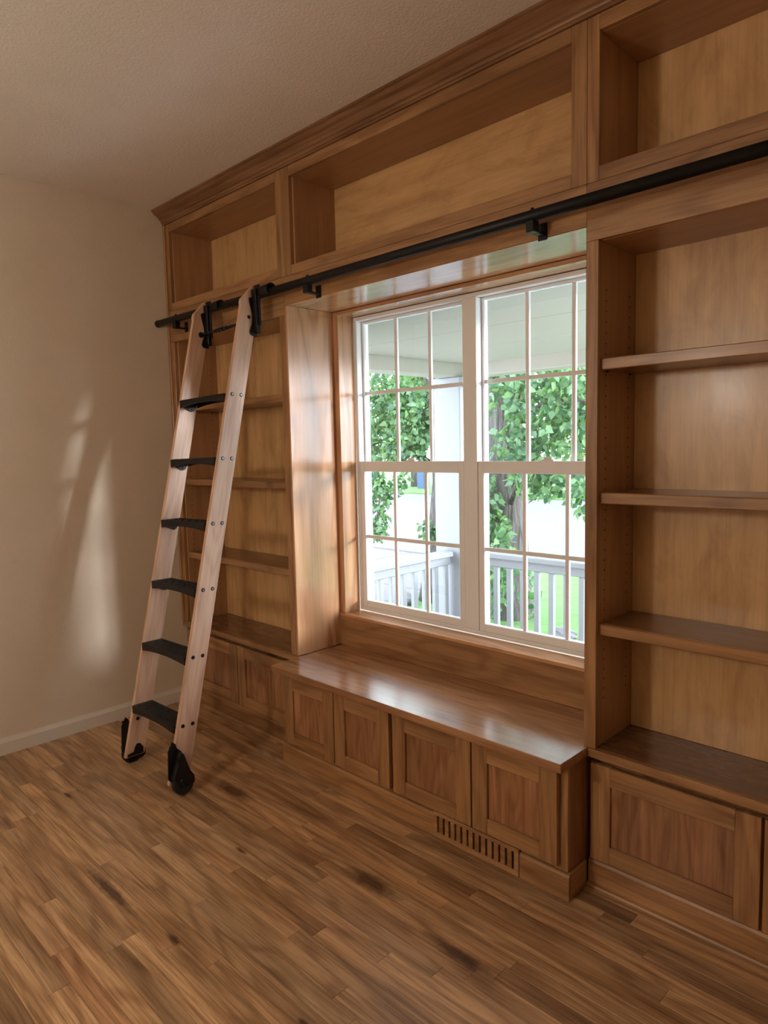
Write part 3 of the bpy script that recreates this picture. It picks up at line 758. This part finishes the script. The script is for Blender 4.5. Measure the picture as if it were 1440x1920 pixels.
# twisted hand bar between the side rails
hy, hz = -0.125, 2.008
def twist_bar(x0, x1):
    V, F = [], []; n = 26
    for k in range(n + 1):
        u = k / n; x_ = x0 + (x1 - x0) * u
        r_ = 0.0065 + 0.0045 * math.exp(-((u - 0.5) / 0.16) ** 2)
        for i in range(4):
            a = math.pi / 4 + i * math.pi / 2 + 2.5 * math.pi * min(max((u - 0.3) / 0.4, 0), 1)
            V.append((x_, hy + r_ * math.cos(a), hz + r_ * math.sin(a)))
    for k in range(n):
        F += [[k * 4 + i, k * 4 + (i + 1) % 4, (k + 1) * 4 + (i + 1) % 4, (k + 1) * 4 + i] for i in range(4)]
    return V, F
v, f = twist_bar(XLi + 0.0005, XRi - 0.0005); cc = Vector((-1.42, hy, hz))
hb = obj('hand_bar', [Vector(q) - cc for q in v], f, BLACK, la, cc)
for x0, x1 in ((XLi + 0.0006, XLi + 0.010), (XRi - 0.010, XRi - 0.0006)):
    v, f = tube((x0, hy, hz), (x1, hy, hz), 0.014, 0.011, 16); obj('collar', [Vector(q) - cc for q in v], f, BLACK, hb, cc)
la.rotation_euler = (0, -TILT, 0)

# ------------------------------------------------------------------ the lamp behind the camera
fp = thing('floor_lamp', 'floor lamp with a warm glowing globe behind the viewer', 'lamp', (LAMP[0], LAMP[1], 0))
v, f = tube((LAMP[0], LAMP[1], 0.0006), (LAMP[0], LAMP[1], 0.025), 0.14, 0.13, 28); obj('base', v, f, BRASS, fp)
v, f = tube((LAMP[0], LAMP[1], 0.025), (LAMP[0], LAMP[1], LAMP[2] - 0.12), 0.011, 0.011, 14); obj('pole', v, f, BRASS, fp)
em = NT('globe_glow'); em.b.inputs['Base Color'].default_value = (0.9, 0.85, 0.75, 1)
em.b.inputs['Emission Color'].default_value = (1.0, 0.90, 0.78, 1); em.b.inputs['Emission Strength'].default_value = LAMP_POWER
v, f = sphere(LAMP, 0.125, 24, 14); obj('globe_shade', v, f, em.m, fp, smooth=True)

# ------------------------------------------------------------------ porch
PZ = -0.30
pfz = box('porch_floor', (-2.20, 0.70), (0.441, 2.50), (PZ - 0.25, PZ), CONC, None, 0.004)
tag(pfz, 'pale concrete porch floor outside the window', 'porch floor', kind='structure')
PCZ = 2.045
pc = thing('porch_ceiling', 'beige board porch ceiling seen through the upper panes', 'porch ceiling', (0, 1.4, PCZ), kind='structure')
ys = [0.441, 1.02, 1.62, 2.28]
for a, b in zip(ys[:-1], ys[1:]):
    box('ceiling_board', (-1.90, 0.62), (a + 0.003, b - 0.003), (PCZ, PCZ + 0.03), PORCHC, pc, 0.003)
box('roof_deck', (-2.25, 0.70), (0.441, 2.62), (PCZ + 0.031, PCZ + 0.12), PORCHC, pc, 0.003)
bm1 = box('porch_beam', (-1.925, 0.70), (2.28, 2.46), (1.95, PCZ + 0.03), PORCHC, None, 0.004)
tag(bm1, 'beige front beam of the porch above the straight railing', 'beam', 'porch beams', kind='structure')
bm2 = box('porch_beam', (-2.10, -1.926), (0.441, 2.46), (1.95, PCZ + 0.03), PORCHC, None, 0.004)
tag(bm2, 'beige side beam of the porch above the receding railing', 'beam', 'porch beams', kind='structure')
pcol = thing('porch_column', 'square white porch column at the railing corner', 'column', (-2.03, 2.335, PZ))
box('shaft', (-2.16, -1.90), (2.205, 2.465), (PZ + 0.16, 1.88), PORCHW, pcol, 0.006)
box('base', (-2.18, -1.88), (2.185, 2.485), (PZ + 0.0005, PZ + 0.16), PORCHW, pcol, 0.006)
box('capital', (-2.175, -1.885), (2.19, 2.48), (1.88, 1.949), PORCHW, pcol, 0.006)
ZRL = 0.615
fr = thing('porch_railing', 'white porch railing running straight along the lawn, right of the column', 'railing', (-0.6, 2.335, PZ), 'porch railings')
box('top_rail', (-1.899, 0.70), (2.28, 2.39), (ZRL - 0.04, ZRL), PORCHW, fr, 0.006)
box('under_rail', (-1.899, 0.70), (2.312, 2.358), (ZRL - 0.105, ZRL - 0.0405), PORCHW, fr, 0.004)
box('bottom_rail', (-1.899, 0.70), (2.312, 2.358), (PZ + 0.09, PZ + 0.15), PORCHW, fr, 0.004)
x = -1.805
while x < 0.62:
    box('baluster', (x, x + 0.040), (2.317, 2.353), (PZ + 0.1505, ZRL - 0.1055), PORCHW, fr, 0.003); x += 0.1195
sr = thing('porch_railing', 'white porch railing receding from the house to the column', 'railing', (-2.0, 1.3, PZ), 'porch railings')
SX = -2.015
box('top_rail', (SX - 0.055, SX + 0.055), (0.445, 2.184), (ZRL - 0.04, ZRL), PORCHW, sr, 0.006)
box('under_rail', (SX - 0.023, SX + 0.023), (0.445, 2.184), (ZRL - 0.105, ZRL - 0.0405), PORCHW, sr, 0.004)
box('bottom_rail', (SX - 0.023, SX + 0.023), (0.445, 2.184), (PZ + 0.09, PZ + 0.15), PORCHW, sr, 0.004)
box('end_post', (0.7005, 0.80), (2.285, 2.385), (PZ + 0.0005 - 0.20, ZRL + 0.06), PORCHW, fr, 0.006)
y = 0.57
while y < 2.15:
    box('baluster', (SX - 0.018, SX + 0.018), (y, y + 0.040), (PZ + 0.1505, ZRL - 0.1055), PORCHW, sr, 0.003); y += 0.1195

# ------------------------------------------------------------------ yard and street
GZ = -0.50
def ground(name, x, y, z, mat, label, cat):
    o = box(name, x, y, (z - 0.3, z), mat, None, 0.0); return tag(o, label, cat, kind='structure')
tag(boxes('lawn', [((-3.40, 20), (2.62, 3.895), (GZ - 0.3, GZ)), ((-4.6, 20), (3.9, 7.2), (GZ - 0.3, GZ))], GRASS, None, 0.0, (0, 4, GZ)),
    'bright green lawn just beyond the porch railing', 'lawn', kind='structure')
ground('street', (-60, 40), (7.35, 19.0), GZ - 0.05, CONC, 'sunlit pale street beyond the tree', 'street')
ground('far_lawn', (-60, 40), (19.2, 80), GZ - 0.02, GRASS, 'thin strip of lawn across the street', 'lawn')
dw = thing('driveway', 'pale concrete driveway slabs left of the porch', 'driveway', (-7, 3, GZ - 0.05), kind='structure')
for i in range(4):
    for j in range(3):
        xa = -4.615 - 2.4 * (i + 1); ya = 0.0 + 2.44 * j
        box('slab', (xa + 0.008, xa + 2.392), (ya + 0.008, ya + 2.432), (GZ - 0.3, GZ - 0.002), CONC, dw, 0.006)
for (xa, xb) in ((-4.607, -3.412), (-3.402, -2.21)):
    for (ya, yb) in ((0.45, 1.30), (1.31, 2.15), (2.16, 2.61 if xb > -3 else 3.02)):
        box('slab', (xa, xb), (ya, yb), (GZ - 0.3, GZ - 0.002), CONC, dw, 0.006)
box('slab', (-4.607, -3.412), (3.03, 3.88), (GZ - 0.3, GZ - 0.002), CONC, dw, 0.006)
kb = box('kerb', (-60, 40), (7.205, 7.345), (GZ - 0.3, GZ + 0.02), CONC, None, 0.02)
tag(kb, 'low concrete kerb between the yard and street', 'kerb', kind='structure')
box_ = thing('recycling_bin', 'small blue bin far off beside the street tree trunk', 'bin', (-19.3, 21.5, GZ - 0.02))
v, f = prism('z', [(-0.18, -0.2), (0.18, -0.2), (0.18, 0.2), (-0.18, 0.2)], 0, 0.9)
obj('body', v, f, BLUE, box_, (-19.3, 21.5, GZ - 0.019)); box('lid', (-19.51, -19.09), (21.28, 21.72), (GZ + 0.882, GZ + 0.95), BLUE, box_, 0.02)

def leaves(name, blobs, size, mat, parent, seed, dens=1.0):
    rng = np.random.default_rng(seed); P = []
    for (cx, cy, cz, rx, ry, rz, n) in blobs:
        n = int(n * dens)
        d = rng.normal(size=(n, 3)); d /= np.linalg.norm(d, axis=1)[:, None]
        r = rng.random(n) ** 0.45
        P.append(np.array([cx, cy, cz]) + d * r[:, None] * np.array([rx, ry, rz]))
    P = np.concatenate(P); n = len(P)
    s = size * rng.uniform(0.6, 1.25, n)
    ax = rng.normal(size=(n, 3)); ax[:, 2] = -np.abs(ax[:, 2]) * 0.9 - 0.25; ax /= np.linalg.norm(ax, axis=1)[:, None]
    q = rng.normal(size=(n, 3)); sd_ = np.cross(ax, q); sd_ /= np.linalg.norm(sd_, axis=1)[:, None]
    nm = np.cross(ax, sd_)
    # ovate leaf, folded along its midrib: base, left, right, shoulder left, shoulder right, tip
    tpl = [(0.0, 0.0, 0.0), (0.35, -0.40, 0.10), (0.35, 0.40, 0.10), (0.72, -0.24, 0.07), (0.72, 0.24, 0.07), (1.08, 0.0, -0.06), (0.5, 0.0, -0.02)]
    V = np.zeros((n, 7, 3))
    for k, (a, b, c) in enumerate(tpl):
        V[:, k] = P + s[:, None] * (a * ax + b * sd_ + c * nm)
    tri = np.array([(0, 1, 6), (1, 3, 6), (3, 5, 6), (5, 4, 6), (4, 2, 6), (2, 0, 6)])
    Fc = (np.arange(n)[:, None, None] * 7 + tri[None]).reshape(-1, 3)
    me = bpy.data.meshes.new(name); me.vertices.add(n * 7); me.vertices.foreach_set('co', V.reshape(-1))
    me.loops.add(len(Fc) * 3); me.loops.foreach_set('vertex_index', Fc.reshape(-1).astype(np.int32))
    me.polygons.add(len(Fc)); me.polygons.foreach_set('loop_start', np.arange(0, len(Fc) * 3, 3, dtype=np.int32)); me.polygons.foreach_set('loop_total', np.full(len(Fc), 3, dtype=np.int32))
    me.update(calc_edges=True); me.materials.append(mat)
    o = bpy.data.objects.new(name, me); col.objects.link(o); o.location = -origin(parent); o.parent = parent; o['kind'] = 'stuff'
    return o

def tree(label, base, trunk, branches, blobs, size, mat, seed, group='trees in front of the house'):
    t = thing('tree', label, 'tree', base, group)
    v, f = chain([p[:3] for p in trunk], [p[3] for p in trunk], 14); o_ = obj('trunk', [Vector(q) - Vector(base) for q in v], f, BARK, t, base, True)
    for br_ in branches:
        v, f = chain([p[:3] for p in br_], [p[3] for p in br_], 8); obj('branch', [Vector(q) - Vector(base) for q in v], f, BARK, t, base, True)
    leaves('foliage', blobs, size, mat, t, seed, 1.7 if size < 0.2 else 1.0)
    return t

# big street tree right of the column
tree('thick-trunked leafy tree seen through the right-hand sash', (-3.05, 4.5, GZ),
     [(-3.02, 4.5, GZ - 0.05, 0.30), (-3.02, 4.5, GZ + 0.25, 0.235), (-3.05, 4.5, 0.6, 0.205), (-3.10, 4.5, 1.5, 0.20), (-3.17, 4.5, 2.1, 0.20), (-3.28, 4.55, 3.2, 0.15), (-3.3, 4.6, 4.6, 0.07)],
     [[(-3.08, 4.45, 1.35, 0.10), (-2.93, 4.4, 1.75, 0.065), (-2.80, 4.4, 2.15, 0.055), (-2.6, 4.4, 2.9, 0.04)],
      [(-3.0, 4.45, 1.5, 0.05), (-2.6, 4.2, 1.75, 0.03), (-2.2, 4.0, 1.85, 0.02), (-1.7, 3.8, 1.8, 0.01)],
      [(-2.95, 4.4, 0.75, 0.03), (-2.7, 4.2, 1.05, 0.02), (-2.3, 4.0, 1.15, 0.012), (-1.9, 3.9, 1.05, 0.007)],
      [(-3.1, 4.4, 0.5, 0.025), (-3.05, 4.15, 0.75, 0.015), (-2.85, 3.95, 0.8, 0.008)],
      [(-3.15, 4.5, 1.7, 0.05), (-3.4, 4.3, 2.0, 0.035), (-3.55, 4.2, 2.3, 0.02)]],
     [(-2.35, 4.1, 2.0, 0.65, 0.5, 0.45, 520), (-1.85, 4.0, 1.75, 0.45, 0.4, 0.5, 330), (-2.45, 4.0, 1.45, 0.42, 0.35, 0.32, 260),
      (-2.25, 4.0, 1.08, 0.42, 0.3, 0.22, 190), (-1.75, 3.9, 0.95, 0.28, 0.2, 0.22, 60), (-3.15, 4.05, 0.85, 0.30, 0.18, 0.40, 230), (-2.95, 4.0, 0.55, 0.28, 0.18, 0.25, 130),
      (-3.38, 4.0, 1.22, 0.24, 0.2, 0.18, 80), (-3.32, 3.95, 2.25, 0.3, 0.2, 0.15, 50), (-2.75, 4.05, 2.15, 0.25, 0.2, 0.2, 60), (-2.75, 3.9, 0.25, 0.30, 0.15, 0.35, 70), (-2.95, 4.0, -0.1, 0.2, 0.2, 0.35, 120), (-2.4, 3.95, -0.05, 0.15, 0.1, 0.45, 30),
      (-3.2, 4.3, 3.0, 0.5, 0.7, 0.7, 250), (-2.4, 4.3, 3.0, 1.1, 0.9, 0.7, 450)], 0.085, LEAF, 11)
# second tree left of the column
tree('leaning leafy tree seen beside the white porch column', (-4.0, 4.6, GZ),
     [(-4.18, 4.6, GZ - 0.05, 0.26), (-4.15, 4.6, GZ + 0.3, 0.21), (-4.08, 4.6, 0.4, 0.185), (-4.02, 4.6, 1.0, 0.165), (-4.08, 4.6, 1.8, 0.14), (-4.3, 4.6, 2.6, 0.11), (-4.4, 4.6, 4.0, 0.06)],
     [[(-4.15, 4.55, 1.15, 0.06), (-4.55, 4.4, 1.45, 0.04), (-4.9, 4.3, 1.5, 0.02), (-5.2, 4.2, 1.2, 0.012), (-5.3, 4.1, 0.7, 0.006)],
      [(-4.2, 4.6, 1.6, 0.05), (-4.6, 4.6, 2.1, 0.035), (-5.1, 4.5, 2.3, 0.02)],
      [(-4.55, 4.4, 1.42, 0.025), (-4.75, 4.25, 1.15, 0.014), (-4.7, 4.1, 0.7, 0.008), (-4.75, 4.05, 0.35, 0.004)],
      [(-5.2, 4.2, 1.2, 0.01), (-5.15, 4.1, 0.75, 0.006), (-5.2, 4.05, 0.4, 0.004)],
      [(-4.15, 4.6, 1.3, 0.05), (-4.05, 4.5, 1.8, 0.035), (-3.95, 4.5, 2.4, 0.02)]],
     [(-4.95, 4.4, 2.05, 0.65, 0.5, 0.42, 560), (-4.35, 4.4, 1.85, 0.5, 0.4, 0.5, 460), (-5.0, 4.3, 1.45, 0.6, 0.35, 0.25, 330), (-4.3, 4.2, 1.45, 0.35, 0.3, 0.25, 200),
      (-5.1, 4.2, 1.05, 0.36, 0.15, 0.25, 110), (-5.25, 4.1, 0.68, 0.22, 0.12, 0.30, 85), (-4.72, 4.15, 0.88, 0.20, 0.12, 0.30, 95), (-4.75, 4.1, 0.48, 0.22, 0.1, 0.24, 95), (-4.45, 4.25, 1.0, 0.15, 0.1, 0.2, 26), (-5.25, 4.0, 0.22, 0.22, 0.12, 0.12, 45), (-4.1, 4.35, 0.42, 0.16, 0.1, 0.14, 30),
      (-4.9, 4.5, 3.0, 0.85, 0.9, 0.7, 420)], 0.085, LEAF, 12)
# trees and hedge across the street
rg = random.Random(5)
FAR = [('tall yellow-green tree across the street behind the leaning trunk', -16.4, 22.5, 3.4), ('round yellow-green tree across the street behind the column', -12.2, 22.5, 3.6),
       ('broad yellow-green tree across the street behind the thick trunk', -8.0, 22.5, 3.3), ('yellow-green tree across the street at the right edge of the window', -3.8, 22.5, 3.6),
       ('distant yellow-green tree at the left edge of the window', -20.6, 22.5, 3.6)]
for i, (lab, fx, fy, fr_) in enumerate(FAR):
    blobs = []
    for k in range(7):
        a = k * 0.9 + i; blobs.append((fx + 0.72 * math.cos(a), fy + 0.7 * math.sin(a), 3.4 + rg.uniform(-1.9, 2.2), 1.12, 1.2, 1.2, 420))
    tree(lab, (fx, fy, GZ - 0.02), [(fx, fy, GZ - 0.05, 0.3), (fx, fy, 1.0, 0.24), (fx, fy, 3.5, 0.16), (fx, fy, 5.0, 0.07)],
         [[(fx, fy, 2.0, 0.12), (fx + 1.0, fy - 0.3, 3.2, 0.06), (fx + 1.4, fy - 0.4, 4.2, 0.03)], [(fx, fy, 1.7, 0.12), (fx - 1.0, fy - 0.3, 3.0, 0.06), (fx - 1.4, fy - 0.4, 4.0, 0.03)]], blobs, 0.30, LEAF2, 30 + i, 'trees across the street')
# stones beside the porch
for k, (x_, y_, r_, lab) in enumerate([(-4.34, 4.13, 0.13, 'rough grey stone at the foot of the leaning tree'), (-2.05, 3.97, 0.11, 'pale grey stone on the lawn below the railing')]):
    v, f = sphere((0, 0, 0), r_, 12, 8); rr = random.Random(k)
    v = [(p[0] * 1.3 * (1 + rr.uniform(-.12, .12)), p[1] * (1 + rr.uniform(-.12, .12)), max(-0.55, p[2] / r_ * 0.7) * r_ + 0.5 * r_) for p in v]
    s_ = obj('stone', v, f, STONE, None, (x_, y_, GZ), False); tag(s_, lab, 'stone', 'stones by the porch')
